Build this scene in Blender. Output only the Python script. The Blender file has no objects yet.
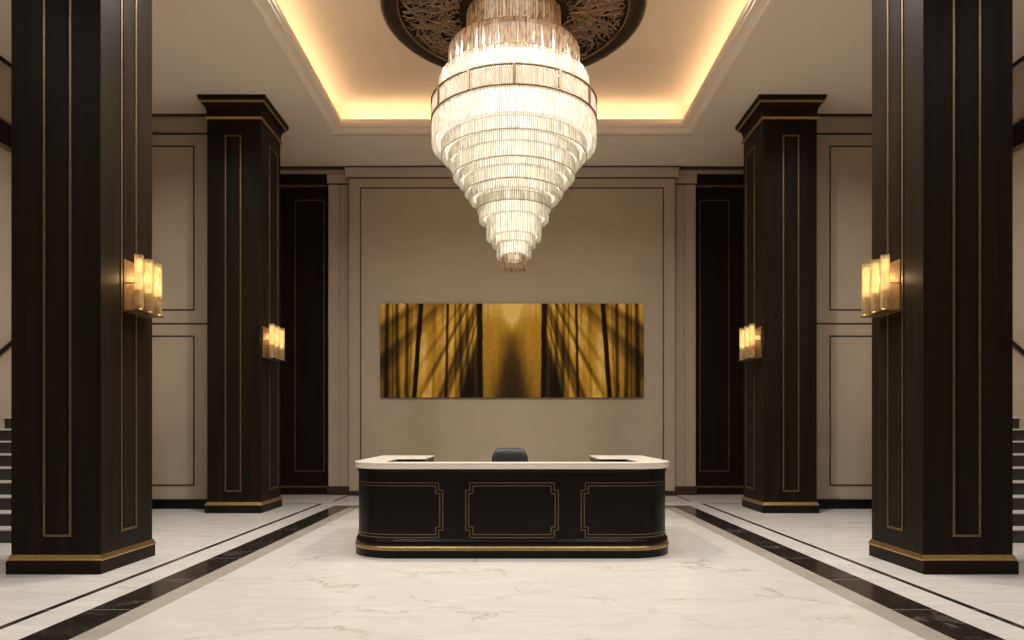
import bpy, math, random
from math import sin, cos, pi, sqrt
random.seed(7)
SC = bpy.context.scene
COL = SC.collection
F = 700.0            # focal length in pixels of a 1024 wide frame
CH = 7.51            # main ceiling
TH = 8.0             # tray ceiling

# ------------------------------------------------------------------ materials
def new_mat(name):
    m = bpy.data.materials.new(name); m.use_nodes = True
    nt = m.node_tree; b = nt.nodes['Principled BSDF']
    return m, nt, b
def N(nt, t, **kw):
    n = nt.nodes.new(t)
    for k, v in kw.items(): setattr(n, k, v)
    return n
def ramp(nt, stops):
    r = N(nt, 'ShaderNodeValToRGB')
    e = r.color_ramp.elements
    while len(e) > 1: e.remove(e[-1])
    e[0].position, e[0].color = stops[0][0], (*stops[0][1], 1)
    for p, c in stops[1:]:
        x = e.new(p); x.color = (*c, 1)
    return r
def simple(name, col, rough=.5, metal=0., spec=.5, var=.0, scale=(3, 3, 3), bump=0.):
    m, nt, b = new_mat(name)
    b.inputs['Roughness'].default_value = rough
    b.inputs['Metallic'].default_value = metal
    b.inputs['Specular IOR Level'].default_value = spec
    tc = N(nt, 'ShaderNodeTexCoord'); mp = N(nt, 'ShaderNodeMapping')
    mp.inputs['Scale'].default_value = scale
    nz = N(nt, 'ShaderNodeTexNoise'); nz.inputs['Scale'].default_value = 1.0
    nz.inputs['Detail'].default_value = 6
    nt.links.new(tc.outputs['Object'], mp.inputs[0]); nt.links.new(mp.outputs[0], nz.inputs['Vector'])
    lo = tuple(c * (1 - var) for c in col); hi = tuple(min(1, c * (1 + var)) for c in col)
    r = ramp(nt, [(.3, lo), (.7, hi)])
    nt.links.new(nz.outputs['Fac'], r.inputs[0]); nt.links.new(r.outputs[0], b.inputs['Base Color'])
    if bump:
        bp = N(nt, 'ShaderNodeBump'); bp.inputs['Strength'].default_value = bump
        bp.inputs['Distance'].default_value = .01
        nt.links.new(nz.outputs['Fac'], bp.inputs['Height']); nt.links.new(bp.outputs[0], b.inputs['Normal'])
    return m
def emis(name, col, s):
    m = bpy.data.materials.new(name); m.use_nodes = True; nt = m.node_tree
    nt.nodes.clear(); o = N(nt, 'ShaderNodeOutputMaterial'); e = N(nt, 'ShaderNodeEmission')
    e.inputs[0].default_value = (*col, 1); e.inputs[1].default_value = s
    nt.links.new(e.outputs[0], o.inputs[0]); return m
def marble(name, base, vein, cloud, rough, vscale=1.0, strength=1.0, joints=None):
    m, nt, b = new_mat(name)
    L = nt.links.new
    tc = N(nt, 'ShaderNodeTexCoord')
    n1 = N(nt, 'ShaderNodeTexNoise'); n1.inputs['Scale'].default_value = .9 * vscale; n1.inputs['Detail'].default_value = 8
    n1.inputs['Roughness'].default_value = .6
    L(tc.outputs['Object'], n1.inputs['Vector'])
    mx = N(nt, 'ShaderNodeVectorMath', operation='MULTIPLY_ADD')
    L(n1.outputs['Color'], mx.inputs[0]); mx.inputs[1].default_value = (1.3, 1.3, 1.3); L(tc.outputs['Object'], mx.inputs[2])
    mp = N(nt, 'ShaderNodeMapping'); mp.inputs['Rotation'].default_value = (0, 0, .5)
    mp.inputs['Scale'].default_value = (.55, 1.0, 1)
    L(mx.outputs[0], mp.inputs[0])
    vo = N(nt, 'ShaderNodeTexVoronoi', feature='DISTANCE_TO_EDGE'); vo.inputs['Scale'].default_value = .55 * vscale
    L(mp.outputs[0], vo.inputs['Vector'])
    r1 = ramp(nt, [(0, (1, 1, 1)), (.008, (.5, .5, .5)), (.03, (0, 0, 0))]); L(vo.outputs['Distance'], r1.inputs[0])
    n2 = N(nt, 'ShaderNodeTexNoise'); n2.inputs['Scale'].default_value = 1.1 * vscale; n2.inputs['Detail'].default_value = 4
    L(tc.outputs['Object'], n2.inputs['Vector'])
    r2 = ramp(nt, [(.42, (0, 0, 0)), (.66, (1, 1, 1))]); L(n2.outputs['Fac'], r2.inputs[0])
    mu = N(nt, 'ShaderNodeMath', operation='MULTIPLY'); L(r1.outputs[0], mu.inputs[0]); L(r2.outputs[0], mu.inputs[1])
    ms = N(nt, 'ShaderNodeMath', operation='MULTIPLY'); L(mu.outputs[0], ms.inputs[0]); ms.inputs[1].default_value = strength
    n3 = N(nt, 'ShaderNodeTexNoise'); n3.inputs['Scale'].default_value = 1.6 * vscale; n3.inputs['Detail'].default_value = 10
    n3.inputs['Roughness'].default_value = .7; n3.inputs['Distortion'].default_value = 1.2
    mp3 = N(nt, 'ShaderNodeMapping'); mp3.inputs['Scale'].default_value = (.6, 1.9, 1)
    L(tc.outputs['Object'], mp3.inputs[0]); L(mp3.outputs[0], n3.inputs['Vector'])
    r3 = ramp(nt, [(.38, cloud), (.6, base)]); L(n3.outputs['Fac'], r3.inputs[0])
    mix = N(nt, 'ShaderNodeMixRGB'); L(ms.outputs[0], mix.inputs[0]); L(r3.outputs[0], mix.inputs[1])
    mix.inputs[2].default_value = (*vein, 1)
    out = mix.outputs[0]
    if joints:
        br = N(nt, 'ShaderNodeTexBrick'); br.offset = 0; br.inputs['Scale'].default_value = 1
        br.inputs['Brick Width'].default_value = joints[0]; br.inputs['Row Height'].default_value = joints[1]
        br.inputs['Mortar Size'].default_value = joints[2]; br.inputs['Mortar Smooth'].default_value = 0
        L(tc.outputs['Object'], br.inputs['Vector'])
        mj = N(nt, 'ShaderNodeMixRGB'); L(br.outputs['Fac'], mj.inputs[0]); L(out, mj.inputs[1])
        mj.inputs[2].default_value = (*joints[3], 1); out = mj.outputs[0]
    L(out, b.inputs['Base Color'])
    b.inputs['Roughness'].default_value = rough
    b.inputs['Specular IOR Level'].default_value = .45
    return m

WOOD = simple('dark_wood', (.0125, .0088, .0055), .45, 0, .09, .35, (14, 14, .5))
WOOD_SHEEN = WOOD
DESK_WOOD = simple('dark_lacquered_wood', (.0060, .0042, .0030), .3, 0, .16, .3, (1, 14, 14))
BRASS = simple('brushed_brass', (.50, .345, .15), .34, 1, .5, .12, (20, 20, 20))
INLAY = simple('aged_brass_inlay', (.21, .15, .08), .42, .9, .4, .15, (20, 20, 20))
PLATE = simple('satin_bronze_plate', (.20, .12, .05), .65, .5, .3, .15, (20, 20, 20))
BRONZE = simple('antique_bronze', (.30, .19, .105), .42, .7, .5, .25, (12, 12, 12))
DARKBR = simple('dark_bronze_trim', (.045, .028, .016), .45, .2, .5, .2, (9, 9, 9))
TAUPE = simple('taupe_wall', (.445, .362, .275), .55, 0, .35, .035, (2, 2, 2), .02)
CEIL = simple('ceiling_plaster', (.82, .70, .585), .75, 0, .2, .02, (1.5, 1.5, 1.5))
TRAYC = simple('tray_plaster', (.86, .67, .48), .8, 0, .2, .02, (1.5, 1.5, 1.5))
CREAM = marble('cream_marble', (.665, .648, .615), (.38, .31, .24), (.61, .585, .545), .2, 1.5, .9)
WHITE = marble('white_marble', (.68, .672, .66), (.48, .45, .42), (.58, .57, .55), .25, 1.1, .5)
GREY = marble('grey_marble', (.40, .375, .33), (.30, .27, .22), (.34, .315, .275), .25, 1.1, .4)
BLACK = marble('black_marble', (.016, .013, .011), (.28, .25, .21), (.03, .026, .021), .16, 1.6, .7,
               (1.9, 1.17, .006, (.25, .23, .2)))
SLAB = marble('counter_marble', (.78, .73, .66), (.6, .5, .4), (.74, .69, .61), .2, 2, .3)
FABRIC = simple('black_leather', (.018, .017, .018), .5, 0, .4, .2, (30, 30, 30), .2)
METAL = simple('black_metal', (.02, .02, .02), .35, .8, .5, .1)
RISER = simple('dark_riser_stone', (.03, .027, .024), .4, 0, .5, .3, (5, 5, 5))

def crystal(name, tint, transp, rough=.12, dark=.76):
    m = bpy.data.materials.new(name); m.use_nodes = True; nt = m.node_tree; nt.nodes.clear(); L = nt.links.new
    o = N(nt, 'ShaderNodeOutputMaterial')
    tc = N(nt, 'ShaderNodeTexCoord'); mp = N(nt, 'ShaderNodeMapping'); mp.inputs['Scale'].default_value = (26, 26, 9)
    nz = N(nt, 'ShaderNodeTexNoise'); nz.inputs['Scale'].default_value = 1; nz.inputs['Detail'].default_value = 1
    L(tc.outputs['Object'], mp.inputs[0]); L(mp.outputs[0], nz.inputs['Vector'])
    rp = ramp(nt, [(.38, tuple(t * dark for t in tint)), (.56, tint)]); L(nz.outputs['Fac'], rp.inputs[0])
    tr = N(nt, 'ShaderNodeBsdfTransparent'); L(rp.outputs[0], tr.inputs[0]); tr.inputs[0].default_value = (*[min(1, t * 1.05) for t in tint], 1)
    tl = N(nt, 'ShaderNodeBsdfTranslucent'); tl.inputs[0].default_value = (*tint, 1)
    df = N(nt, 'ShaderNodeBsdfDiffuse'); df.inputs[0].default_value = (*tint, 1)
    gl = N(nt, 'ShaderNodeBsdfGlossy'); gl.inputs[1].default_value = rough
    m1 = N(nt, 'ShaderNodeMixShader'); m1.inputs[0].default_value = .3; L(tl.outputs[0], m1.inputs[1]); L(df.outputs[0], m1.inputs[2])
    m2 = N(nt, 'ShaderNodeMixShader'); m2.inputs[0].default_value = transp; L(m1.outputs[0], m2.inputs[1]); L(tr.outputs[0], m2.inputs[2])
    m3 = N(nt, 'ShaderNodeMixShader'); m3.inputs[0].default_value = .14; L(m2.outputs[0], m3.inputs[1]); L(gl.outputs[0], m3.inputs[2])
    L(rp.outputs[0], tl.inputs[0]); L(rp.outputs[0], df.inputs[0]); L(m3.outputs[0], o.inputs[0]); return m
CRYSTAL = crystal('clear_crystal', (.99, .96, .89), .45)
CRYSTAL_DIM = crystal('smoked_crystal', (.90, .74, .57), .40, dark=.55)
GLASS_AMBER = crystal('amber_fluted_glass', (.97, .78, .48), .38, dark=.72)
CORE = emis('frosted_lamp_glow', (1.0, .885, .675), 1.6)
CAP = emis('frosted_lamp_underside', (1.0, .86, .66), 1.05)
PANEL = emis('drum_panel_glow', (1.0, .82, .60), .95)
DARKBR2 = simple('dark_bronze_band', (.16, .10, .055), .45, .5, .5, .2, (9, 9, 9))
BRANCH = simple('carved_bronze', (.27, .17, .10), .45, .4, .5, .3, (10, 10, 10))
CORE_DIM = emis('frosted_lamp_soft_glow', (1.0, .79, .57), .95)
BULB = emis('sconce_bulb_glow', (1.0, .70, .34), 2.5)
LED = emis('led_strip_glow', (1.0, .84, .56), 3.0)
LENS = emis('fill_lens_glow', (1.0, .90, .76), 6.0)  # glowing lens of the added fill lamps

# ------------------------------------------------------------------ mesh helpers
class MB:
    def __init__(s): s.v = []; s.f = []; s.mi = []; s.sm = []
    def add(s, vs, fs, mi=0, smooth=False):
        o = len(s.v); s.v += [tuple(v) for v in vs]
        for f in fs:
            s.f.append(tuple(i + o for i in f)); s.mi.append(mi); s.sm.append(smooth)
        return s
    def box(s, x0, x1, y0, y1, z0, z1, mi=0):
        x0, x1 = min(x0, x1), max(x0, x1); y0, y1 = min(y0, y1), max(y0, y1); z0, z1 = min(z0, z1), max(z0, z1)
        return s.add([(x0,y0,z0),(x1,y0,z0),(x1,y1,z0),(x0,y1,z0),(x0,y0,z1),(x1,y0,z1),(x1,y1,z1),(x0,y1,z1)],
                     [(0,3,2,1),(4,5,6,7),(0,1,5,4),(1,2,6,5),(2,3,7,6),(3,0,4,7)], mi)
    def lathe(s, prof, cx, cy, n=48, mi=0, smooth=True, closed=False, off=0.):
        vs = []; fs = []; k = len(prof)
        for i in range(n):
            a = 2 * pi * i / n + off
            for r, z in prof: vs.append((cx + r * cos(a), cy + r * sin(a), z))
        m = k if closed else k - 1
        for i in range(n):
            j = (i + 1) % n
            for q in range(m):
                q2 = (q + 1) % k
                fs.append((i * k + q, j * k + q, j * k + q2, i * k + q2))
        return s.add(vs, fs, mi, smooth)
    def tube(s, pts, r, n=8, mi=0, flat=None):
        vs = []; fs = []; P = [tuple(p) for p in pts]; m = len(P)
        for i, p in enumerate(P):
            a = P[max(0, i - 1)]; b = P[min(m - 1, i + 1)]
            d = [b[k] - a[k] for k in range(3)]; l = sqrt(sum(c * c for c in d)) or 1; d = [c / l for c in d]
            up = (0, 0, 1) if abs(d[2]) < .9 else (1, 0, 0)
            u = (d[1]*up[2]-d[2]*up[1], d[2]*up[0]-d[0]*up[2], d[0]*up[1]-d[1]*up[0])
            l = sqrt(sum(c * c for c in u)); u = [c / l for c in u]
            w = (u[1]*d[2]-u[2]*d[1], u[2]*d[0]-u[0]*d[2], u[0]*d[1]-u[1]*d[0])
            rr = r[i] if isinstance(r, (list, tuple)) else r
            for k in range(n):
                a_ = 2 * pi * k / n
                c1, c2 = cos(a_) * rr, sin(a_) * rr * (flat or 1)
                vs.append(tuple(p[q] + u[q] * c1 + w[q] * c2 for q in range(3)))
        for i in range(m - 1):
            for k in range(n):
                k2 = (k + 1) % n
                fs.append((i*n+k, i*n+k2, (i+1)*n+k2, (i+1)*n+k))
        fs.append(tuple(range(n - 1, -1, -1))); fs.append(tuple((m-1)*n + k for k in range(n)))
        return s.add(vs, fs, mi, True)
    def prism(s, poly, z0, z1, mi=0):
        n = len(poly)
        vs = [(x, y, z0) for x, y in poly] + [(x, y, z1) for x, y in poly]
        fs = [tuple(range(n - 1, -1, -1)), tuple(range(n, 2 * n))]
        fs += [(i, (i + 1) % n, n + (i + 1) % n, n + i) for i in range(n)]
        return s.add(vs, fs, mi)
    def sweep_loop(s, rect, prof, mi=0):
        """closed rectangular moulding: rect=(x0,x1,y0,y1), prof = [(outward offset, z)] closed section"""
        x0, x1, y0, y1 = rect; k = len(prof); vs = []; fs = []
        for sx, sy, bx, by in ((-1,-1,x0,y0),(1,-1,x1,y0),(1,1,x1,y1),(-1,1,x0,y1)):
            for o, z in prof: vs.append((bx + sx * o, by + sy * o, z))
        for i in range(4):
            j = (i + 1) % 4
            for q in range(k):
                q2 = (q + 1) % k
                fs.append((i*k+q, j*k+q, j*k+q2, i*k+q2))
        return s.add(vs, fs, mi)
    def build(s, name, mats, parent=None, bevel=0, kind=None, fixn=True):
        if not isinstance(mats, (list, tuple)): mats = [mats]
        off = (0, 0, 0)
        if parent is not None:
            off = root_loc(parent)
        me = bpy.data.meshes.new(name)
        me.from_pydata([(x - off[0], y - off[1], z - off[2]) for x, y, z in s.v], [], s.f)
        for m in mats: me.materials.append(m)
        me.polygons.foreach_set('material_index', s.mi)
        me.polygons.foreach_set('use_smooth', s.sm)
        me.update()
        if fixn:
            import bmesh
            bm = bmesh.new(); bm.from_mesh(me); bmesh.ops.recalc_face_normals(bm, faces=bm.faces[:]); bm.to_mesh(me); bm.free()
        o = bpy.data.objects.new(name, me); COL.objects.link(o)
        if parent is not None: o.parent = parent
        if bevel:
            b = o.modifiers.new('edge', 'BEVEL'); b.width = bevel; b.segments = 2; b.limit_method = 'ANGLE'
        if kind: o['kind'] = kind
        return o
def root_loc(o):
    x = y = z = 0
    while o is not None:
        x += o.location.x; y += o.location.y; z += o.location.z; o = o.parent
    return (x, y, z)
def tag(o, label, cat, group=None, kind=None):
    o['label'] = label; o['category'] = cat
    if group: o['group'] = group
    if kind: o['kind'] = kind
    return o
def thing(name, label, cat, loc, group=None):
    o = bpy.data.objects.new(name, None); COL.objects.link(o); o.location = loc
    o.empty_display_size = .2
    return tag(o, label, cat, group, 'thing')
def struct(name, mb, mats, parent=None, bevel=0, fixn=True):
    o = mb.build(name, mats, parent, bevel, None, fixn)
    if parent is None: o['kind'] = 'structure'
    return o
def frame_xz(mb, x0, x1, z0, z1, yf, w, t, mi=0):
    """rectangular moulding on a surface facing -Y at y=yf, proud by t"""
    mb.box(x0, x0 + w, yf - t, yf + .004, z0, z1, mi); mb.box(x1 - w, x1, yf - t, yf + .004, z0, z1, mi)
    mb.box(x0 + w, x1 - w, yf - t, yf + .004, z1 - w, z1, mi); mb.box(x0 + w, x1 - w, yf - t, yf + .004, z0, z0 + w, mi)
def frame_yz(mb, y0, y1, z0, z1, xf, sgn, w, t, mi=0):
    """same on a surface at x=xf whose outward normal is sgn*X"""
    a, b = xf - sgn * .004, xf + sgn * t
    mb.box(a, b, y0, y0 + w, z0, z1, mi); mb.box(a, b, y1 - w, y1, z0, z1, mi)
    mb.box(a, b, y0 + w, y1 - w, z1 - w, z1, mi); mb.box(a, b, y0 + w, y1 - w, z0, z0 + w, mi)

# ------------------------------------------------------------------ setting: floor
XW, Y0, YB = 8.25, -4.0, 16.0     # side walls, wall behind the camera, back wall plane
YS = 13.35                        # the recessed side bays' wall
def fl(x, y):
    a = abs(x)
    if a < 2.96 and y < 13.3: return 0
    if a < 3.17 and y < 13.55: return 2
    if a < 3.53 and y < 13.9: return 3
    if 3.845 <= a < 3.915 and 5.2 < y < 14.27: return 3
    if a >= 3.845 and (14.21 < y < 14.27 or 5.2 < y < 5.26): return 3
    if 3.72 <= a < 3.77 and y > 14.68: return 3
    if a < 3.56 and 14.76 < y < 14.82: return 3
    return 1
xs = sorted({s * v for v in (0, 2.96, 3.17, 3.53, 3.56, 3.72, 3.77, 3.845, 3.915, XW + .2) for s in (-1, 1)})
ys = [Y0 - .2, 5.2, 5.26, 13.3, 13.55, 13.9, 14.21, 14.27, 14.68, 14.76, 14.82, 17.0]
m = MB()
gv = [(x, y, 0) for y in ys for x in xs]; nx = len(xs)
m.v = gv
for j in range(len(ys) - 1):
    for i in range(nx - 1):
        m.f.append((j*nx+i, j*nx+i+1, (j+1)*nx+i+1, (j+1)*nx+i))
        m.mi.append(fl((xs[i]+xs[i+1])/2, (ys[j]+ys[j+1])/2)); m.sm.append(False)
m.box(-XW - .2, XW + .2, Y0 - .2, 17.0, -.15, -.02, 1)
struct('floor', m, [CREAM, WHITE, GREY, BLACK], fixn=False)

# ------------------------------------------------------------------ setting: ceiling with its tray
TX, TY0, TY1 = 3.39, 7.87, 13.89          # inner lip
LZ = 7.60
m = MB()
OX, OY0, OY1 = 3.66, 7.45, 14.31          # outer edge of the moulding = edge of the main ceiling
for (a, b, c, d) in ((-XW-.2, -OX, Y0-.2, 17.0), (OX, XW+.2, Y0-.2, 17.0), (-OX, OX, Y0-.2, OY0), (-OX, OX, OY1, 17.0)):
    m.box(a, b, c, d, CH, CH + .1)
struct('ceiling', m, CEIL)
# curved cove and tray ceiling
m = MB()
CR = .34; cx_, cy0_, cy1_ = TX + .36, TY0 - .36, TY1 + .36
prof = [(0, LZ + .01)]
for i in range(0, 9):
    a = i / 8 * pi / 2
    prof.append((-CR + CR * cos(a), TH - CR + CR * sin(a)))
vs = []; fs = []; k = len(prof)
for sx, sy, bx, by in ((-1,-1,-cx_,cy0_),(1,-1,cx_,cy0_),(1,1,cx_,cy1_),(-1,1,-cx_,cy1_)):
    for o, z in prof: vs.append((bx + sx * o, by + sy * o, z))
for i in range(4):
    j = (i + 1) % 4
    for q in range(k - 1): fs.append((i*k+q, j*k+q, j*k+q+1, i*k+q+1))
fs.append(tuple(i * k + k - 1 for i in range(4)))
m.add(vs, fs)
m.sweep_loop((-cx_, cx_, cy0_, cy1_), [(-.325, LZ - .005), (0.02, LZ - .005), (.02, LZ + .012), (-.325, LZ + .012)])
o = struct('ceiling_tray', m, TRAYC, fixn=False)
# lip moulding (stepped crown round the tray)
m = MB()
prof = [(0, LZ + .07), (0, LZ - .02), (.035, LZ - .025), (.045, LZ - .05), (.12, LZ - .06), (.17, LZ - .09), (.20, LZ - .115),
        (.24, LZ - .12), (.25, CH - .025), (.30, CH - .025), (.31, CH - .004), (.34, CH - .004), (.34, CH + .03), (.05, CH + .1), (.05, LZ + .07)]
prof = [(o, z) for o, z in prof]
m.sweep_loop((-TX, TX, TY0, TY1), prof)
struct('trim_1', m, CEIL)
# LED strips lying in the cove, with the light they throw
t = thing('cove_light', 'warm light strip hidden in the cove around the tray ceiling', 'light strip', (0, (TY0+TY1)/2, LZ + .02))
def area(name, loc, rot, sx, sy, power, col, parent=None, spread=pi, shape='RECTANGLE'):
    d = bpy.data.lights.new(name, 'AREA'); d.shape = shape; d.size = sx
    if shape == 'RECTANGLE': d.size_y = sy
    d.energy = power; d.color = col; d.spread = spread
    o = bpy.data.objects.new(name, d); COL.objects.link(o); o.rotation_euler = rot
    if parent is not None:
        o.parent = parent; r = root_loc(parent); loc = tuple(loc[i] - r[i] for i in range(3))
    o.location = loc; return o
WARM = (1.0, .85, .60)
CP = 2.8
for sx in (-1, 1):
    x = sx * (TX + .22)
    MB().box(x - .012, x + .012, TY0 - .1, TY1 + .1, LZ + .013, LZ + .03).build('led_strip', LED, t)
    area('cove_lamp', (x, (TY0+TY1)/2, LZ + .034), (pi, 0, 0), .05, TY1 - TY0, CP * 6, WARM, t)
for y in (TY0 - .22, TY1 + .22):
    MB().box(-TX - .1, TX + .1, y - .012, y + .012, LZ + .013, LZ + .03).build('led_strip', LED, t)
    s_ = 1 if y > 10 else -1
    area('cove_lamp', (0, y, LZ + .034), (pi, 0, 0), TX * 2, .05, CP * 6.8, WARM, t)

# ------------------------------------------------------------------ setting: walls
m = MB()
PX = 3.72
m.box(-PX, PX, YB, YB + .9, 0, CH)                       # centre field
w = struct('wall_back', m, TAUPE)
m = MB()
frame_xz(m, -3.47, 3.47, .42, 7.04, YB, .022, .012)
struct('panel_moulding', m, DARKBR, w)
# dark base of the centre field
struct('baseboard_back', MB().box(-PX - .01, PX + .01, YB - .02, YB + .02, 0, .11), DARKBR)
# reeded strips either side and dark niches
for s, sd in ((-1, 'left'), (1, 'right')):
    m = MB()
    a, b = 3.73, 4.25
    m.box(s*(a+.02), s*b, YB + .2, YB + .9, 0, CH)
    m.box(s*(a+.05), s*(a+.235), YB + .17, YB + .2, .2, 7.17)
    m.box(s*(a+.265), s*(b-.01), YB + .17, YB + .2, .2, 7.17)
    m.box(s*(a+.02), s*(b+.01), YB + .13, YB + .2, 7.19, CH)
    w = struct('wall_back_' + sd, m, TAUPE)
    m = MB(); m.box(s*(a+.02), s*(b+.02), YB + .14, YB + .2, 0, .19)
    m.box(s*(a+.02), s*(b+.005), YB + .155, YB + .19, 7.165, 7.195)
    struct('baseboard_back_' + sd, m, DARKBR)
    # dark panelled niche
    YN = 16.28
    t = thing('wood_wall_panel', 'tall dark wood wall panel with brass frame, %s of the taupe back wall' % sd, 'wall panel', (s*4.9, YN, 0), 'dark wood panels flanking the back wall')
    MB().box(s*4.27, s*5.65, YN, YN + .1, 0, CH).build('panel_board', WOOD, t)
    MB().box(s*4.27, s*5.65, YN - .14, YN, 7.145, CH).build('frieze', WOOD, t, .004)
    m = MB(); m.box(s*4.27, s*5.65, YN - .15, YN, 7.10, 7.145); m.build('brass_rail', INLAY, t)
    m = MB(); x0, x1 = sorted((s*4.36, s*5.05)); frame_xz(m, x0, x1, .53, 6.85, YN, .022, .012); m.build('brass_frame', INLAY, t)
    MB().box(s*4.27, s*5.65, YN - .05, YN, 0, .165).build('panel_base', WOOD, t, .004)
    MB().box(s*4.27, s*5.65, YN - .055, YN, .165, .205).build('base_rail', INLAY, t)
    # return wall beside the niche
    struct('wall_return_' + sd, MB().box(s*5.5, s*5.65, YS, YN + .1, 0, CH), TAUPE)
    # bay wall with two stacked panels
    m = MB(); m.box(s*5.5, s*(XW+.2), YS, YS + .3, 0, CH)
    w = struct('wall_bay_' + sd, m, TAUPE)
    m = MB()
    x0, x1 = sorted((s*6.055, s*7.05))
    frame_xz(m, x0, x1, 3.78, 6.92, YS, .022, .012)
    frame_xz(m, x0, x1, .44, 3.30, YS, .022, .012)
    m.box(s*5.5, s*XW, YS - .012, YS + .004, 3.515, 3.54)
    m.box(s*5.5, s*XW, YS - .02, YS + .004, 7.13, 7.16)
    struct('panel_moulding', m, DARKBR, w)
    m = MB(); m.box(s*5.5, s*XW, YS - .05, YS + .004, CH - .035, CH - .001)
    struct('trim_bay_' + sd, m, DARKBR)
    struct('baseboard_bay_' + sd, MB().box(s*5.5, s*XW, YS - .03, YS + .004, 0, .18), METAL)
    # side wall
    w = struct('wall_' + sd, MB().box(s*XW, s*(XW+.2), Y0 - .2, YS + .3, 0, CH), TAUPE)
    m = MB(); x1 = s*(XW - .06); m.box(x1, s*XW, Y0, YS, 6.1, 6.48); m.box(s*(XW-.04), s*XW, Y0, YS, CH - .05, CH)
    q = struct('trim_side_' + sd, m, WOOD)
    m = MB(); m.box(s*(XW-.07), s*XW, Y0, YS, 6.48, 6.51); m.box(s*(XW-.07), s*XW, Y0, YS, 6.07, 6.10)
    struct('brass_rail', m, BRASS, q)
    struct('baseboard_' + sd, MB().box(s*(XW-.03), s*XW, Y0, 9.25, 0, .18), METAL)
# crown across the back
m = MB()
prof = [(YB-.02, 7.26), (YB-.035, 7.275), (YB-.05, 7.30), (YB-.07, 7.33), (YB-.10, 7.40), (YB-.12, 7.46), (YB+.9, 7.46), (YB+.9, 7.26)]
vs = [(x, y, z) for x in (-PX-.08, PX+.08) for y, z in prof]; k = len(prof)
m.add(vs, [(q, (q+1) % k, k+(q+1) % k, k+q) for q in range(k)] + [tuple(range(k)), tuple(range(2*k-1, k-1, -1))])
for s in (-1, 1):
    m.box(s*(PX+.06), s*5.52, YB + .03, YB + .9, 7.40, 7.47)
struct('trim_2', m, TAUPE)
m = MB(); m.box(-5.52, 5.52, YB - .05, YB + .9, 7.46, CH - .002)  # dark strip colours in the shadow gap between crown and ceiling
m.box(-PX-.02, PX+.02, YB - .03, YB + .1, 7.25, 7.275)
struct('trim_3', m, DARKBR)
# wall behind the camera with its panel lines
w = struct('wall_front', MB().box(-XW-.2, XW+.2, Y0 - .2, Y0, 0, CH), WOOD)

# ------------------------------------------------------------------ the four square columns
def column(name, label, cx, cy, wx, wy, s, group, outer=.15, backb=.06, fo=-.02, so=0., sw=.16):
    """s = -1 left of the hall (its inner face looks to +X), +1 right"""
    t = thing(name, label, 'column', (cx, cy, 0), group)
    x0, x1, y0, y1 = cx - wx/2, cx + wx/2, cy - wy/2, cy + wy/2
    xi = x1 if s < 0 else x0; xo = x0 if s < 0 else x1
    m = MB()
    d = .006
    m.box(xi, xo + (outer if s < 0 else -outer), y0, y1 - backb, .1, CH - .01)
    m.box(xi + (-d if s < 0 else d), xo, y0 + d, y1, .1, CH - .01)
    m.build('shaft', WOOD, t, .004)
    # gold panel frames on the faces towards the hall and the camera, narrow and tall
    zt, zb = 6.83, .385
    m = MB(); fx = cx + s*fo
    frame_xz(m, fx - .148, fx + .148, zb, zt, y0, .024, .010); m.build('brass_frame', INLAY, t, .002)
    m = MB(); m.box(fx - .09, fx + .09, y0 - .006, y0, zb + .06, zt - .06); m.build('inset_panel', WOOD, t, .003)
    cyf = cy + so
    nrm = 1 if s < 0 else -1
    m = MB(); frame_yz(m, cyf - sw, cyf + sw, zb, zt, xi, nrm, .026, .010); m.build('brass_frame', INLAY, t, .002)
    m = MB(); m.box(xi, xi + nrm*.006, cyf - sw + .055, cyf + sw - .055, zb + .06, zt - .06); m.build('inset_panel', WOOD, t, .003)
    m = MB(); frame_xz(m, cx - .148, cx + .148, zb, zt, y1 + .008, .026, .008); m.build('brass_frame', BRASS, t)
    # plinth and its gilded moulding
    m = MB(); m.box(x0 - .022, x1 + .026, y0 - .045, y1 + .01, 0, .135); m.build('plinth', WOOD, t, .004)
    m = MB(); m.sweep_loop((x0, x1, y0, y1), [(-.02, .137), (.026, .137), (.028, .150), (.020, .160), (.010, .185), (.004, .197), (-.02, .197)])
    m.build('base_moulding', BRASS, t)
    # capital: frieze, cavetto and cap
    m = MB()
    m.sweep_loop((x0, x1, y0, y1), [(-.05, 7.165), (.006, 7.165), (.006, 7.27), (.014, 7.29), (.028, 7.33), (.055, 7.37), (.075, 7.385),
                                     (-.05, 7.385)])
    m.sweep_loop((x0, x1, y0, y1), [(-.05, 7.42), (.100, 7.42), (.112, 7.44), (.122, 7.46), (.122, CH - .003), (-.05, CH - .003)])
    m.build('capital', WOOD, t)
    m = MB()
    m.sweep_loop((x0, x1, y0, y1), [(-.02, 7.115), (.012, 7.115), (.026, 7.125), (.026, 7.155), (.012, 7.165), (-.02, 7.165)])
    m.build('neck_moulding', BRASS, t)
    m = MB(); m.sweep_loop((x0, x1, y0, y1), [(-.02, 7.385), (.088, 7.385), (.100, 7.42), (-.02, 7.42)])
    m.build('cap_moulding', BRASS, t)
    return xi, cyf
for s, sd in ((-1, 'left'), (1, 'right')):
    column('square_column', 'large dark wood column with narrow brass frames, foreground %s beside the stair' % sd,
           s*4.765, 7.84, .94, 1.06, s, 'dark square columns of the hall')
    column('square_column', 'smaller dark column with stepped capital under the ceiling, back %s of the hall' % sd,
           s*5.028, 13.20, .97, 1.10, s, 'dark square columns of the hall', outer=.12, backb=.08, fo=.012, so=.14, sw=.24)

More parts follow.
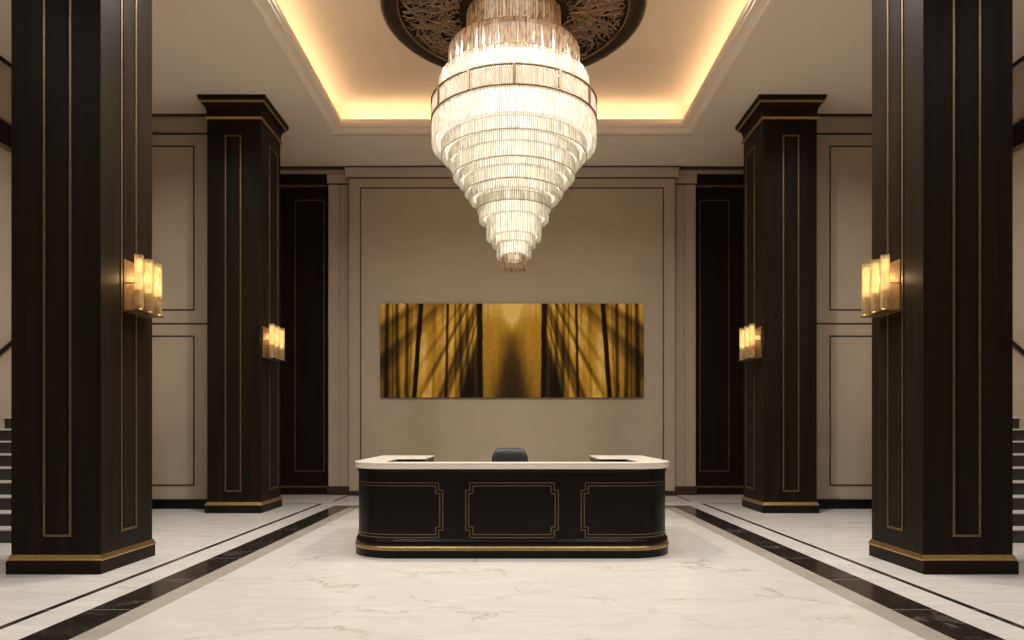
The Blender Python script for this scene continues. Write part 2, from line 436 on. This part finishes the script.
# ------------------------------------------------------------------ wall sconces
def sconce(label, xf, nrm, cy, sp, r):
    z0, z1 = 2.82, 3.42
    t = thing('wall_sconce', label, 'wall lamp', (xf, cy, z0), 'glass tube sconces on the columns')
    m = MB(); m.box(xf, xf + nrm*.018, cy - sp - .02, cy + sp + .02, z0 - .01, z1 - .03); m.build('back_plate', PLATE, t, .003)
    xt = xf + nrm * .17
    m = MB()
    m.box(xf + nrm*.01, xt + nrm*.055, cy - sp - .055, cy + sp + .055, z0 - .008, z0)
    for k in (-1, 0, 1):
        m.lathe([(0.0001, z0 - .004), (r*.95, z0 - .004), (r*.95, z0 + .02), (.0001, z0 + .02)], xt, cy + k*sp, 20)
    m.build('bottom_tray', BRASS, t)
    for k in (-1, 0, 1):
        y = cy + k * sp
        # fluted tube: scalloped section with a crenellated top
        nf = 40; m = MB()
        vs = []; fs = []
        for i in range(nf):
            a = 2 * pi * i / nf; rr = r * (1.0 if i % 4 in (0, 1) else .90)
            zt = z1 + (.018 if i % 4 in (0, 1) else 0)
            vs += [(xt + rr*cos(a), y + rr*sin(a), z0 + .02), (xt + rr*cos(a), y + rr*sin(a), z1 - .02), (xt + rr*cos(a), y + rr*sin(a), zt)]
        for i in range(nf):
            j = (i + 1) % nf
            fs += [(i*3, j*3, j*3+1, i*3+1), (i*3+1, j*3+1, j*3+2, i*3+2)]
        m.add(vs, fs)
        g = m.build('glass_tube', GLASS_AMBER, t)
        m = MB(); m.lathe([(.0001, z0+.23), (.028, z0+.235), (.034, z0+.26), (.034, z1-.07), (.024, z1-.03), (.0001, z1-.025)], xt, y, 12)
        m.build('bulb', BULB, t)
        m = MB(); m.lathe([(.0001, z0+.02), (.009, z0+.02), (.009, z0+.22), (.014, z0+.225), (.014, z0+.25), (.0001, z0+.25)], xt, y, 10)
        for q in range(9):   # little crystal drops in the lower half
            a = q * 2.4; rr = r * .55
            zc = z0 + .05 + .018 * q
            m.lathe([(.0001, zc-.014), (.010, zc), (.0001, zc+.014)], xt + rr*cos(a), y + rr*sin(a), 5, smooth=False)
        m.build('lamp_holder', BRASS, t)
        m = MB(); m.box(xf + nrm*.015, xt - nrm*r*.9, y - .006, y + .006, z0 + .30, z0 + .312); m.build('tube_bracket', BRASS, t)
    d = bpy.data.lights.new('sconce_lamp', 'POINT'); d.energy = 3.0; d.color = (1, .66, .32); d.shadow_soft_size = .03
    o = bpy.data.objects.new('sconce_lamp', d); COL.objects.link(o); o.parent = t
    o.location = (nrm*.10, 0, .40)
for s, sd in ((-1, 'left'), (1, 'right')):
    sconce('brass sconce of three glowing fluted glass tubes on the large %s column' % sd, s*4.294, -s, 7.945, .205, .046)
    sconce('lit glass tube sconce on the far %s column, nearer the back wall' % sd, s*4.542, -s, 13.02, .27, .052)

# ------------------------------------------------------------------ stairs and handrails
for s, sd in ((-1, 'left'), (1, 'right')):
    t = thing('staircase', 'stair flight with pale treads and dark risers behind the %s foreground column' % sd, 'stairs', (s*7.3, 9.3, 0), 'stair flights at the sides')
    xa, xb = s*6.6, s*(XW - .002)
    nst = 10; YL = 12.74
    struct('wall_stair_' + sd, MB().box(s*7.0, s*XW, 12.78, YS, 0, CH), TAUPE)
    for k in range(nst):
        y = 9.29 + .26 * k; z = .19 * (k + 1)
        d = .26 if k < nst - 1 else YL - y
        MB().box(xa, xb, y + .015, y + d + .02, .0 if k == 0 else z - .19 - .02, z - .026).build('riser', RISER, t)
        MB().box(xa, xb, y - .012, y + d + .012, z - .026, z).build('tread', WHITE, t, .004)
    m = MB()
    poly = [(9.31, 0), (9.31, .15)]
    yy = [(9.31, 0)] + [(9.305 + .26 * k, .19 * k + (.15)) for k in range(nst)] + [(YL, .19*9 + .15), (YL, 0)]
    vs = [(x, y, z) for x in (xa - s*.0 + s*.01, xa - s*.05) for y, z in yy]; k = len(yy)
    m.add(vs, [tuple(range(k)), tuple(range(2*k-1, k-1, -1))] + [(q, (q+1) % k, k+(q+1) % k, k+q) for q in range(k)])
    m.build('stringer', RISER, t)
    h = thing('handrail', 'dark sloping handrail on the %s side wall above the stair' % sd, 'handrail', (s*XW, 10.6, 2.4), 'handrails on the side walls')
    sl = .19/.26
    xr = s * (XW - .09)
    zr = lambda y: 2.86 + sl * (y - 11.33)
    m = MB(); m.tube([(xr, 9.1, zr(9.3)), (xr, 9.3, zr(9.3)), (xr, 11.9, zr(11.9)), (xr, 12.7, zr(11.9))], .034, 12)
    m.build('rail', METAL, h)
    m = MB(); m.tube([(xr, 9.3, zr(9.3)-.055), (xr, 11.9, zr(11.9)-.055)], .009, 8); m.build('brass_underline', BRASS, h)
    for y in (9.6, 10.7, 11.8):
        m = MB(); m.tube([(s*XW, y, zr(y)-.12), (xr, y, zr(y)-.11), (xr, y, zr(y)-.02)], .011, 8); m.build('bracket', METAL, h)

# ------------------------------------------------------------------ reception desk
t = thing('reception_desk', 'curved dark reception desk with pale marble top and brass panel lines', 'reception desk', (0, 9.3, 0))
HX, FY, RR, BY = 1.895, 8.215, .50, 10.5
def outer_path(off=0., n=14):
    """from the back-left round the front to the back-right"""
    p = [(-HX - off, BY), (-HX - off, FY + RR)]
    for i in range(1, n + 1):
        a = pi + i / n * pi / 2
        p.append((-HX + RR + (RR + off) * cos(a), FY + RR + (RR + off) * sin(a)))
    q = [(-x, y) for x, y in reversed(p)]
    return p + q
def footprint(off, inset=0.):
    p = outer_path(off)
    back = BY + (off if off > 0 else 0)
    p[0] = (p[0][0], back); p[-1] = (p[-1][0], back)
    i = inset
    return p + [(1.17 - i, back), (1.17 - i, 9.43 - i), (1.54 - i, 9.43 - i), (1.54 - i, 8.41 + i), (-1.54 + i, 8.41 + i), (-1.54 + i, 9.43 - i), (-1.17 + i, 9.43 - i), (-1.17 + i, back)]
MB().prism(footprint(0), .02, 1.098).build('desk_body', DESK_WOOD, t)
o = MB().prism(footprint(.052, .006), 1.098, 1.118).build('countertop', SLAB, t, .006)
# lower mouldings swept along the outside
def sweep_path(prof, mb):
    """prof closed section of (outward offset, z)"""
    k = len(prof); vs = []; n = None
    for o_, z in prof:
        pp = outer_path(o_); n = len(pp)
        vs.append([(x, y, z) for x, y in pp])
    V = [vs[q][i] for i in range(n) for q in range(k)]
    fs = [(i*k+q, (i+1)*k+q, (i+1)*k+(q+1) % k, i*k+(q+1) % k) for i in range(n-1) for q in range(k)]
    fs += [tuple(range(k)), tuple((n-1)*k + q for q in range(k-1, -1, -1))]
    mb.add(V, fs, 0, False)
m = MB(); sweep_path([(-.03, 0), (.035, 0), (.040, .09), (-.03, .09)], m); m.build('plinth', DESK_WOOD, t)
m = MB(); sweep_path([(-.03, .09), (.040, .09), (.046, .10), (.044, .122), (.034, .138), (-.03, .138)], m); m.build('brass_band', BRASS, t)
m = MB(); sweep_path([(-.03, .138), (.032, .138), (.034, .165), (.026, .192), (.012, .212), (.004, .22), (-.03, .22)], m); m.build('base_moulding', DESK_WOOD, t)
m = MB(); sweep_path([(-.03, 1.0), (.012, 1.0), (.016, 1.045), (-.03, 1.045)], m); m.build('neck_moulding', DESK_WOOD, t)
m = MB(); sweep_path([(.002, 1.043), (.040, 1.043), (.050, 1.052), (.052, 1.0975), (.002, 1.0975)], m); m.build('counter_edge', SLAB, t)
# brass panel lines wrapped on the front: s is the distance along the outside from the middle
LF = HX - RR; LA = RR * pi / 2
def on_path(s):
    g = 1 if s >= 0 else -1; a = abs(s)
    if a <= LF: return g * a, FY, 0, -1
    if a <= LF + LA:
        th = (a - LF) / RR
        return g * (LF + RR * sin(th)), FY + RR - RR * cos(th), g * sin(th), -cos(th)
    return g * HX, FY + RR + a - LF - LA, g, 0
def patch(mb, s0, s1, z0, z1, tt=.006):
    s0, s1 = min(s0, s1), max(s0, s1); z0, z1 = min(z0, z1), max(z0, z1)
    n = max(1, int((s1 - s0) / .05)) if s1 - s0 > .06 else 1
    vs = []; fs = []
    for i in range(n + 1):
        x, y, a, b = on_path(s0 + (s1 - s0) * i / n)
        for o_, z in ((-.003, z0), (tt, z0), (tt, z1), (-.003, z1)): vs.append((x + a*o_, y + b*o_, z))
    for i in range(n):
        for q in range(4): fs.append((i*4+q, (i+1)*4+q, (i+1)*4+(q+1) % 4, i*4+(q+1) % 4))
    fs += [(0, 1, 2, 3), (n*4+3, n*4+2, n*4+1, n*4)]
    mb.add(vs, fs)
def notched(mb, s0, s1, z0, z1, nx_, nz_, w):
    """outline of a rectangle whose corners step inwards by (nx_, nz_)"""
    h = w / 2
    pts = [(s0+nx_, z0), (s1-nx_, z0), (s1-nx_, z0+nz_), (s1, z0+nz_), (s1, z1-nz_), (s1-nx_, z1-nz_), (s1-nx_, z1), (s0+nx_, z1),
           (s0+nx_, z1-nz_), (s0, z1-nz_), (s0, z0+nz_), (s0+nx_, z0+nz_)]
    for i in range(12):
        a, b = pts[i], pts[(i+1) % 12]
        patch(mb, min(a[0], b[0]) - h, max(a[0], b[0]) + h, min(a[1], b[1]) - h, max(a[1], b[1]) + h)
for (a, b) in ((-.543, .543), (-3.75, -.812), (.812, 3.75)):
    m = MB()
    notched(m, a, b, .238, .880, .048, .088, .0095)
    notched(m, a + .036, b - .036, .274, .844, .048, .088, .0095)
    m.build('brass_panel_line', INLAY, t)
# inside work surface behind the front counter
MB().box(-1.535, 1.535, 8.415, 9.1, .70, .735).build('work_surface', DESK_WOOD, t, .004)

# ------------------------------------------------------------------ chair behind the desk
t = thing('office_chair', 'black office chair showing its rounded back above the desk', 'chair', (-.03, 9.75, 0))
cx, cy = -.03, 9.75
m = MB()
# backrest: curved padded slab, narrower at the top with rounded corners
NU, NV = 16, 14
def back_pt(u, v, side):
    w = (.285 - .045 * v ** 2)
    e = 1 - max(0, v - .86) ** 2 * 9 - max(0, .12 - v) ** 2 * 10
    uu = math.copysign(abs(u) ** 1, u)
    x = w * uu * (1 - .25 * max(0, v - .80) ** 2 / .04 * abs(uu) ** 3 * .55)
    z = .58 + .665 * v - .035 * abs(uu) ** 4 * (v > .7) * (v - .7) / .3
    y = .22 + .10 * v - .05 * abs(uu) ** 2
    th = .045 * sqrt(max(.02, 1 - abs(uu) ** 6)) * sqrt(max(.02, 1 - (2 * v - 1) ** 10))
    return (cx + x, cy + y + side * th, z)
vs = []; fs = []
for side in (-1, 1):
    for j in range(NV + 1):
        for i in range(NU + 1):
            vs.append(back_pt(-1 + 2 * i / NU, j / NV, side))
W_ = NU + 1; O_ = W_ * (NV + 1)
for j in range(NV):
    for i in range(NU):
        q = j * W_ + i
        fs.append((q, q+1, q+1+W_, q+W_)); fs.append((O_+q, O_+q+W_, O_+q+1+W_, O_+q+1))
for i in range(NU):
    fs.append((i, O_+i, O_+i+1, i+1)); q = NV*W_+i; fs.append((q, q+1, O_+q+1, O_+q))
for j in range(NV):
    q = j*W_; fs.append((q, q+W_, O_+q+W_, O_+q)); q = j*W_+NU; fs.append((q, O_+q, O_+q+W_, q+W_))
m.add(vs, fs, 0, True); m.build('backrest', FABRIC, t)
m = MB(); m.box(cx-.25, cx+.25, cy-.26, cy+.22, .44, .53); m.build('seat', FABRIC, t, .035)
m = MB(); m.tube([(cx, cy+.1, .43), (cx, cy+.30, .45), (cx, cy+.33, .62), (cx, cy+.34, .9)], .022, 10); m.build('back_support', METAL, t)
m = MB(); m.lathe([(.0001, .10), (.035, .10), (.035, .28), (.022, .29), (.022, .44), (.0001, .44)], cx, cy, 20); m.build('gas_column', METAL, t)
for k in range(5):
    a = k * 2 * pi / 5 + .3
    m = MB(); m.tube([(cx, cy, .13), (cx + .16*cos(a), cy + .16*sin(a), .115), (cx + .30*cos(a), cy + .30*sin(a), .075)], [.03, .022, .016], 8)
    g = m.build('leg', METAL, t)
    m = MB(); px, py = cx + .30*cos(a), cy + .30*sin(a)
    m.tube([(px - .02*sin(a), py + .02*cos(a), .029), (px + .02*sin(a), py - .02*cos(a), .029)], .029, 14); m.build('caster', METAL, g)
for sx in (-1, 1):
    m = MB(); x = cx + sx*.29
    m.tube([(cx + sx*.2, cy, .45), (x, cy, .46), (x, cy+.02, .66)], .014, 8); m.box(x-.03, x+.03, cy-.13, cy+.13, .66, .69); m.build('armrest', METAL, t)

# ------------------------------------------------------------------ the long forest picture
AX, AZ0, AZ1, AY = 3.005, 2.24, 4.38, YB - .055
GX, GZ = 520, 150
def hsh(i):
    x = sin(i * 127.1 + 11.7) * 43758.5453
    return x - math.floor(x)
def vn(x, y):
    i, j = math.floor(x), math.floor(y); fx, fy = x - i, y - j
    fx = fx*fx*(3-2*fx); fy = fy*fy*(3-2*fy)
    h = lambda a, b: hsh(a * 1.37 + b * 57.31)
    return (h(i,j)*(1-fx)+h(i+1,j)*fx)*(1-fy)+(h(i,j+1)*(1-fx)+h(i+1,j+1)*fx)*fy
def sst(a, b, x):
    t_ = min(1, max(0, (x - a) / (b - a))); return t_*t_*(3-2*t_)
def paint(u, v):
    mm = abs(u - .5) * 2                      # mirrored picture
    # light fans out from the upper middle
    ang = math.atan2((mm - .12) * 3.0, 1.55 - v)
    ray = vn(ang * 9 + 3, v * .6) * .55 + vn(ang * 26, 1.5 + v * .8) * .45
    ray = sst(.28, .80, ray)
    b = .27 + .42 * ray + .05 * v
    if mm < .25:
        c = sst(-.07, .09, mm - .09 * (1 - v) - .03); c = 1 - (1 - c) * sst(1.05, .25, v)
        b = (.25 + .14 * v) * (1 - c) + c * (.50 + .08 * v)
        b += .55 * math.exp(-(mm / .05) ** 2) * sst(.60, 1, v) + .14 * sst(.75, 1, v)
        b += .05 * vn(mm * 50, v * 3) - .03; b -= .16 * sst(.12, .0, mm) * sst(.9, .6, v) * .6; b *= 1 - .12 * sst(.5, 0, v)
    else:
        b *= 1 - .34 * sst(.0, 1, 1 - v) * (1 - ray)
        b *= .80 + .4 * vn(mm * 42, v * 2.2)
    # mid dark patches low between the trunks
    b *= 1 - .72 * math.exp(-((mm - .34) / .075) ** 2) * sst(.75, .1, v)
    b *= 1 - .55 * sst(.70, 1.0, mm) * sst(1.1, .2, v); b *= 1 - .25 * math.exp(-((mm - .60) / .05) ** 2) * sst(.2, 1.0, v)
    def trunk(c0, c1, w, d, e=.006):
        c_ = c0 + (c1 - c0) * (1 - v) + .004 * (vn(v * 14, c0 * 50) - .5)
        return 1 - d * (1 - sst(w - e, w + e, abs(mm - c_)))
    for a in ((.245, .240, .020, .86), (.487, .500, .010, .78), (.688, .742, .017, .93), (.795, .80, .012, .62, .012),
              (.872, .866, .012, .62, .014), (.945, .955, .016, .66, .012), (.395, .385, .010, .45, .012), (.345, .33, .012, .35, .01),
              (.43, .425, .006, .35), (.905, .905, .006, .4), (.76, .775, .005, .3), (.30, .295, .006, .3), (.58, .60, .006, .18, .01)):
        b *= trunk(*a)
    b *= .93 + .14 * vn(mm * 150 + 7, v * 24)
    b = max(.0, min(1.1, (b - .08) * 1.5))
    # display-like brown to gold ramp
    st = [(0, (.012, .008, .003)), (.25, (.075, .043, .010)), (.5, (.30, .155, .016)), (.75, (.60, .325, .035)), (1.1, (1.0, .68, .19))]
    for (p0, c0), (p1, c1) in zip(st, st[1:]):
        if b <= p1:
            k_ = (b - p0) / (p1 - p0); return tuple(c0[i] + (c1[i] - c0[i]) * k_ for i in range(3))
    return st[-1][1]
m = MB(); cols = []
for j in range(GZ + 1):
    for i in range(GX + 1):
        m.v.append((-AX + 2*AX*i/GX, AY, AZ0 + (AZ1-AZ0)*j/GZ)); cols.append(paint(i/GX, j/GZ))
for j in range(GZ):
    for i in range(GX):
        q = j*(GX+1)+i; m.f.append((q, q+1, q+GX+2, q+GX+1)); m.mi.append(0); m.sm.append(False)
nface = len(m.v)
m.add([(-AX, AY, AZ0), (AX, AY, AZ0), (AX, AY, AZ1), (-AX, AY, AZ1), (-AX, YB-.001, AZ0), (AX, YB-.001, AZ0), (AX, YB-.001, AZ1), (-AX, YB-.001, AZ1)],
      [(0,4,5,1), (1,5,6,2), (2,6,7,3), (3,7,4,0), (4,7,6,5)], 1)
pm, nt, b = new_mat('printed_canvas')
at = N(nt, 'ShaderNodeAttribute', attribute_name='pigment'); nt.links.new(at.outputs['Color'], b.inputs['Base Color'])
b.inputs['Roughness'].default_value = .6; b.inputs['Specular IOR Level'].default_value = .08
edge = simple('canvas_edge', (.05, .03, .012), .7)
art = m.build('forest_picture', [pm, edge], None, fixn=False)
ca = art.data.color_attributes.new('pigment', 'FLOAT_COLOR', 'POINT')
buf = []
for i in range(len(art.data.vertices)):
    c = cols[i] if i < nface else (.05, .03, .01)
    buf += [c[0], c[1], c[2], 1.0]
ca.data.foreach_set('color', buf)
tag(art, 'long gold and black forest picture hanging above the reception desk', 'picture', kind='thing')

# ------------------------------------------------------------------ ceiling medallion
MY = 10.88; MXC = .02
t = thing('ceiling_medallion', 'round dark bronze ceiling medallion with carved branches above the chandelier', 'ceiling medallion', (MXC, MY, TH))
m = MB(); m.lathe([(.0001, TH - .012), (1.80, TH - .012), (1.80, TH - .001), (.0001, TH - .001)], MXC, MY, 96); m.build('backing_disc', simple('dark_relief_ground', (.03, .016, .009), .6, .2, .4, .3, (8, 8, 8)), t)
m = MB(); m.lathe([(1.79, TH - .001), (1.79, TH - .055), (1.81, TH - .07), (1.97, TH - .075), (2.015, TH - .05), (2.015, TH - .001)], MXC, MY, 128, closed=True)
m.build('rim', simple('dark_brown_rim', (.022, .012, .007), .5, .0, .25, .2, (8, 8, 8)), t)
m = MB()
m.lathe([(1.765, TH - .001), (1.765, TH - .06), (1.787, TH - .06), (1.787, TH - .001)], MXC, MY, 128, closed=True)
m.lathe([(2.012, TH - .001), (2.012, TH - .045), (2.035, TH - .04), (2.035, TH - .001)], MXC, MY, 128, closed=True)
m.build('brass_edge', BRONZE, t)
m = MB()
for i in range(900):
    r = sqrt(random.uniform(.88**2, 1.72**2)); a = random.uniform(0, 2*pi)
    hd = a + random.choice((0, pi)) + random.gauss(0, .45) + 1.1 * sin(r * 4 + a * 4)
    x, y = r*cos(a), r*sin(a); ln = random.uniform(.3, .8); n = 16; cv = random.gauss(0, 1.7)
    pts = []; 
    for k in range(n):
        if x*x + y*y > 1.745**2 or x*x + y*y < .84**2: break
        pts.append((MXC + x, MY + y, TH - .022 - .016 * sin(pi * k / (n-1)) - random.uniform(0, .004)))
        x += cos(hd) * ln / n; y += sin(hd) * ln / n; hd += cv * ln / n
    if len(pts) < 4: continue
    w = random.uniform(.009, .020); L_ = len(pts)
    m.tube(pts, [max(.003, w * sin(pi * (k + .5) / L_) ** .35) for k in range(L_)], 5, flat=.9)
m.build('carved_branches', BRANCH, t, kind='stuff')

# ------------------------------------------------------------------ chandelier
t = thing('crystal_chandelier', 'huge tiered crystal chandelier tapering to a point over the desk', 'chandelier', (MXC, MY, 3.98))
CXX, CYY = .03, MY
def curtain(name, r, zt, zb, mat, parent, rod=.0085, gap=.0165, jag=.022, layers=1):
    m = MB()
    for L_ in range(layers):
        rr = r - L_ * .022
        n = max(14, int(2*pi*rr/gap))
        for i in range(n):
            a = 2*pi*(i + .5*L_)/n
            q = rod * random.uniform(.8, 1.15); x, y = CXX + (rr + random.uniform(-.004, .004))*cos(a), CYY + (rr + random.uniform(-.004, .004))*sin(a)
            b0 = zb + random.uniform(0, jag); z0_ = zt
            ph = random.uniform(0, 2)
            vs = []
            for z_ in (b0, z0_):
                for k in range(4): vs.append((x + q*cos(ph + k*pi/2), y + q*sin(ph + k*pi/2), z_))
            m.add(vs, [(0,1,5,4),(1,2,6,5),(2,3,7,6),(3,0,4,7),(3,2,1,0)])
            # bevelled drop at the foot and a bead seam
            m.add([(x, y, b0 - q*1.8)] + vs[:4], [(0,2,1),(0,3,2),(0,4,3),(0,1,4)])
    return m.build(name, mat, parent, fixn=False, kind='stuff')
tiers = [  # r, top, bottom, crystal, core radius, core material
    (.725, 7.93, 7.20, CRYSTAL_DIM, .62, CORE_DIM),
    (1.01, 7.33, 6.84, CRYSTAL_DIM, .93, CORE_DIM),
    (1.15, 6.88, 6.44, CRYSTAL, 1.09, CORE),
    (1.262, 6.54, 5.86, CRYSTAL, 1.20, CORE),
    (1.12, 6.10, 5.70, CRYSTAL, 1.06, CORE),
    (1.01, 5.90, 5.58, CRYSTAL, .95, CORE),
    (.94, 5.75, 5.39, CRYSTAL, .88, CORE),
    (.86, 5.60, 5.30, CRYSTAL, .80, CORE),
    (.765, 5.52, 5.14, CRYSTAL, .70, CORE),
    (.685, 5.30, 5.03, CRYSTAL, .63, CORE),
    (.575, 5.20, 4.89, CRYSTAL, .52, CORE),
    (.53, 5.05, 4.72, CRYSTAL, .475, CORE),
    (.42, 4.85, 4.45, CRYSTAL, .37, CORE),
    (.332, 4.60, 4.34, CRYSTAL, .285, CORE),
    (.265, 4.45, 4.16, CRYSTAL, .215, CORE),
    (.182, 4.25, 3.985, CRYSTAL_DIM, .12, CORE),
]
BZ0, BZ1 = 6.25, 6.53
for i, (r, zt, zb, mat, cr, cm) in enumerate(tiers):
    g = MB(); g.lathe([(r - .012, zt), (r + .004, zt), (r + .004, zt + .010), (r - .012, zt + .010)], CXX, CYY, 96, closed=True)
    hoop = g.build('tier_ring', BRASS if i < 3 else SLAB, t)
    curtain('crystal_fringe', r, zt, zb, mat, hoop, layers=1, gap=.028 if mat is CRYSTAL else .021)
    m = MB(); c1, c0 = zt - .02, zb + (.05 if i < len(tiers) - 1 else .14)
    if i == 3:
        m.lathe([(cr, BZ1), (cr, BZ0)], CXX, CYY, 48, 2); c1 = BZ0
    if i == 1: m.lathe([(.80, 7.16), (.80, 7.29)], CXX, CYY, 48, 3)
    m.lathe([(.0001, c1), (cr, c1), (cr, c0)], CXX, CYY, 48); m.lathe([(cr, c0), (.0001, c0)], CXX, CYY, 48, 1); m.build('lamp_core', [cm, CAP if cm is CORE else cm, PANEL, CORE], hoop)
# brass banded drum
r = 1.278
band = MB()
for z in (BZ0, BZ1): band.lathe([(r - .012, z - .011), (r + .008, z - .011), (r + .008, z + .011), (r - .012, z + .011)], CXX, CYY, 128, closed=True)
for k in range(12):
    a = -pi/2 + k*pi/6; ca_, sa_ = cos(a), sin(a)
    w = .019
    vs = []
    for z in (BZ0, BZ1):
        for (o_, q) in ((-.01, -w), (.012, -w), (.012, w), (-.01, w)):
            vs.append((CXX + (r + o_)*ca_ - q*sa_, CYY + (r + o_)*sa_ + q*ca_, z))
    band.add(vs, [(0,1,5,4),(1,2,6,5),(2,3,7,6),(3,0,4,7),(0,3,2,1),(4,5,6,7)])
band.build('bronze_drum_band', DARKBR2, t)
m = MB()
for (r, zb) in ((1.125, 5.705), (.945, 5.395), (.77, 5.145), (.58, 4.895)):
    m.lathe([(r - .004, zb - .004), (r + .004, zb - .004), (r + .004, zb + .004), (r - .004, zb + .004)], CXX, CYY, 96, closed=True)
m.build('rim_wire', BRONZE, t)
m = MB(); m.lathe([(.0001, 7.93), (.70, 7.93), (.72, 7.95), (.72, TH - .013), (.0001, TH - .013)], CXX, CYY, 64); m.build('ceiling_rose', BRASS, t)
m = MB(); m.lathe([(.0001, 7.9), (.04, 7.9), (.04, 4.2), (.0001, 4.2)], CXX, CYY, 12); m.build('stem', BRASS, t)

# ------------------------------------------------------------------ added fill lamps, built as recessed downlights outside the camera's view
spots = []
for y, xx, e in ((-2.2, (-6.6, -2.4, 2.4, 6.6), 22), (1.0, (-6.6, -2.4, 2.4, 6.6), 30), (4.2, (-6.6, -2.2, 2.2, 6.6), 41), (6.7, (-2.2, 2.2), 40)):
    for x in xx: spots.append((x, y, CH, e))
for x in (-5.7, 5.7): spots.append((x, 9.5, CH, 42))
for x in (-2.1, -.7, .7, 2.1): spots.append((x, 8.35, TH, 72))
for x in (-2.4, 2.4): spots.append((x, 9.5, TH, 175))
for i, (x, y, z, fill_power) in enumerate(spots):
    t = thing('fill_downlight', 'added fill lamp out of view, shaped as a round brass-rimmed downlight', 'downlight', (x, y, z - .02), 'added ceiling fill lamps')
    m = MB(); m.lathe([(.10, z - .001), (.10, z - .012), (.135, z - .012), (.14, z - .001)], x, y, 32, closed=True); m.build('trim_ring', BRASS, t)
    m = MB(); m.lathe([(.0001, z - .004), (.099, z - .004)], x, y, 32); m.build('lens', LENS, t)
    area('fill_lamp', (x, y, z - .03), (0, 0, 0), .19, .19, fill_power, (1, .93, .84), t, math.radians(150), 'DISK')

# ------------------------------------------------------------------ world, camera, view
wd = bpy.data.worlds.new('world'); SC.world = wd; wd.use_nodes = True
wd.node_tree.nodes['Background'].inputs[0].default_value = (.5, .45, .4, 1)
wd.node_tree.nodes['Background'].inputs[1].default_value = .1
cam = bpy.data.cameras.new('camera'); co = bpy.data.objects.new('camera', cam); COL.objects.link(co)
co.location = (0, 0, 1.5); co.rotation_euler = (pi/2, 0, 0)
cam.sensor_fit = 'HORIZONTAL'; cam.sensor_width = 36; cam.lens = 36 * F / 1024
cam.shift_y = 110 / 1024; cam.clip_start = .05; cam.clip_end = 200
SC.camera = co
SC.view_settings.view_transform = 'Standard'; SC.view_settings.look = 'None'
SC.view_settings.gamma = 1; SC.view_settings.use_curve_mapping = False
SC.view_settings.exposure = 0.0
cy_ = SC.cycles
cy_.max_bounces = 8; cy_.diffuse_bounces = 5; cy_.glossy_bounces = 4; cy_.transparent_max_bounces = 12
cy_.sample_clamp_indirect = 6; cy_.caustics_reflective = False; cy_.caustics_refractive = False
cy_.use_denoising = True
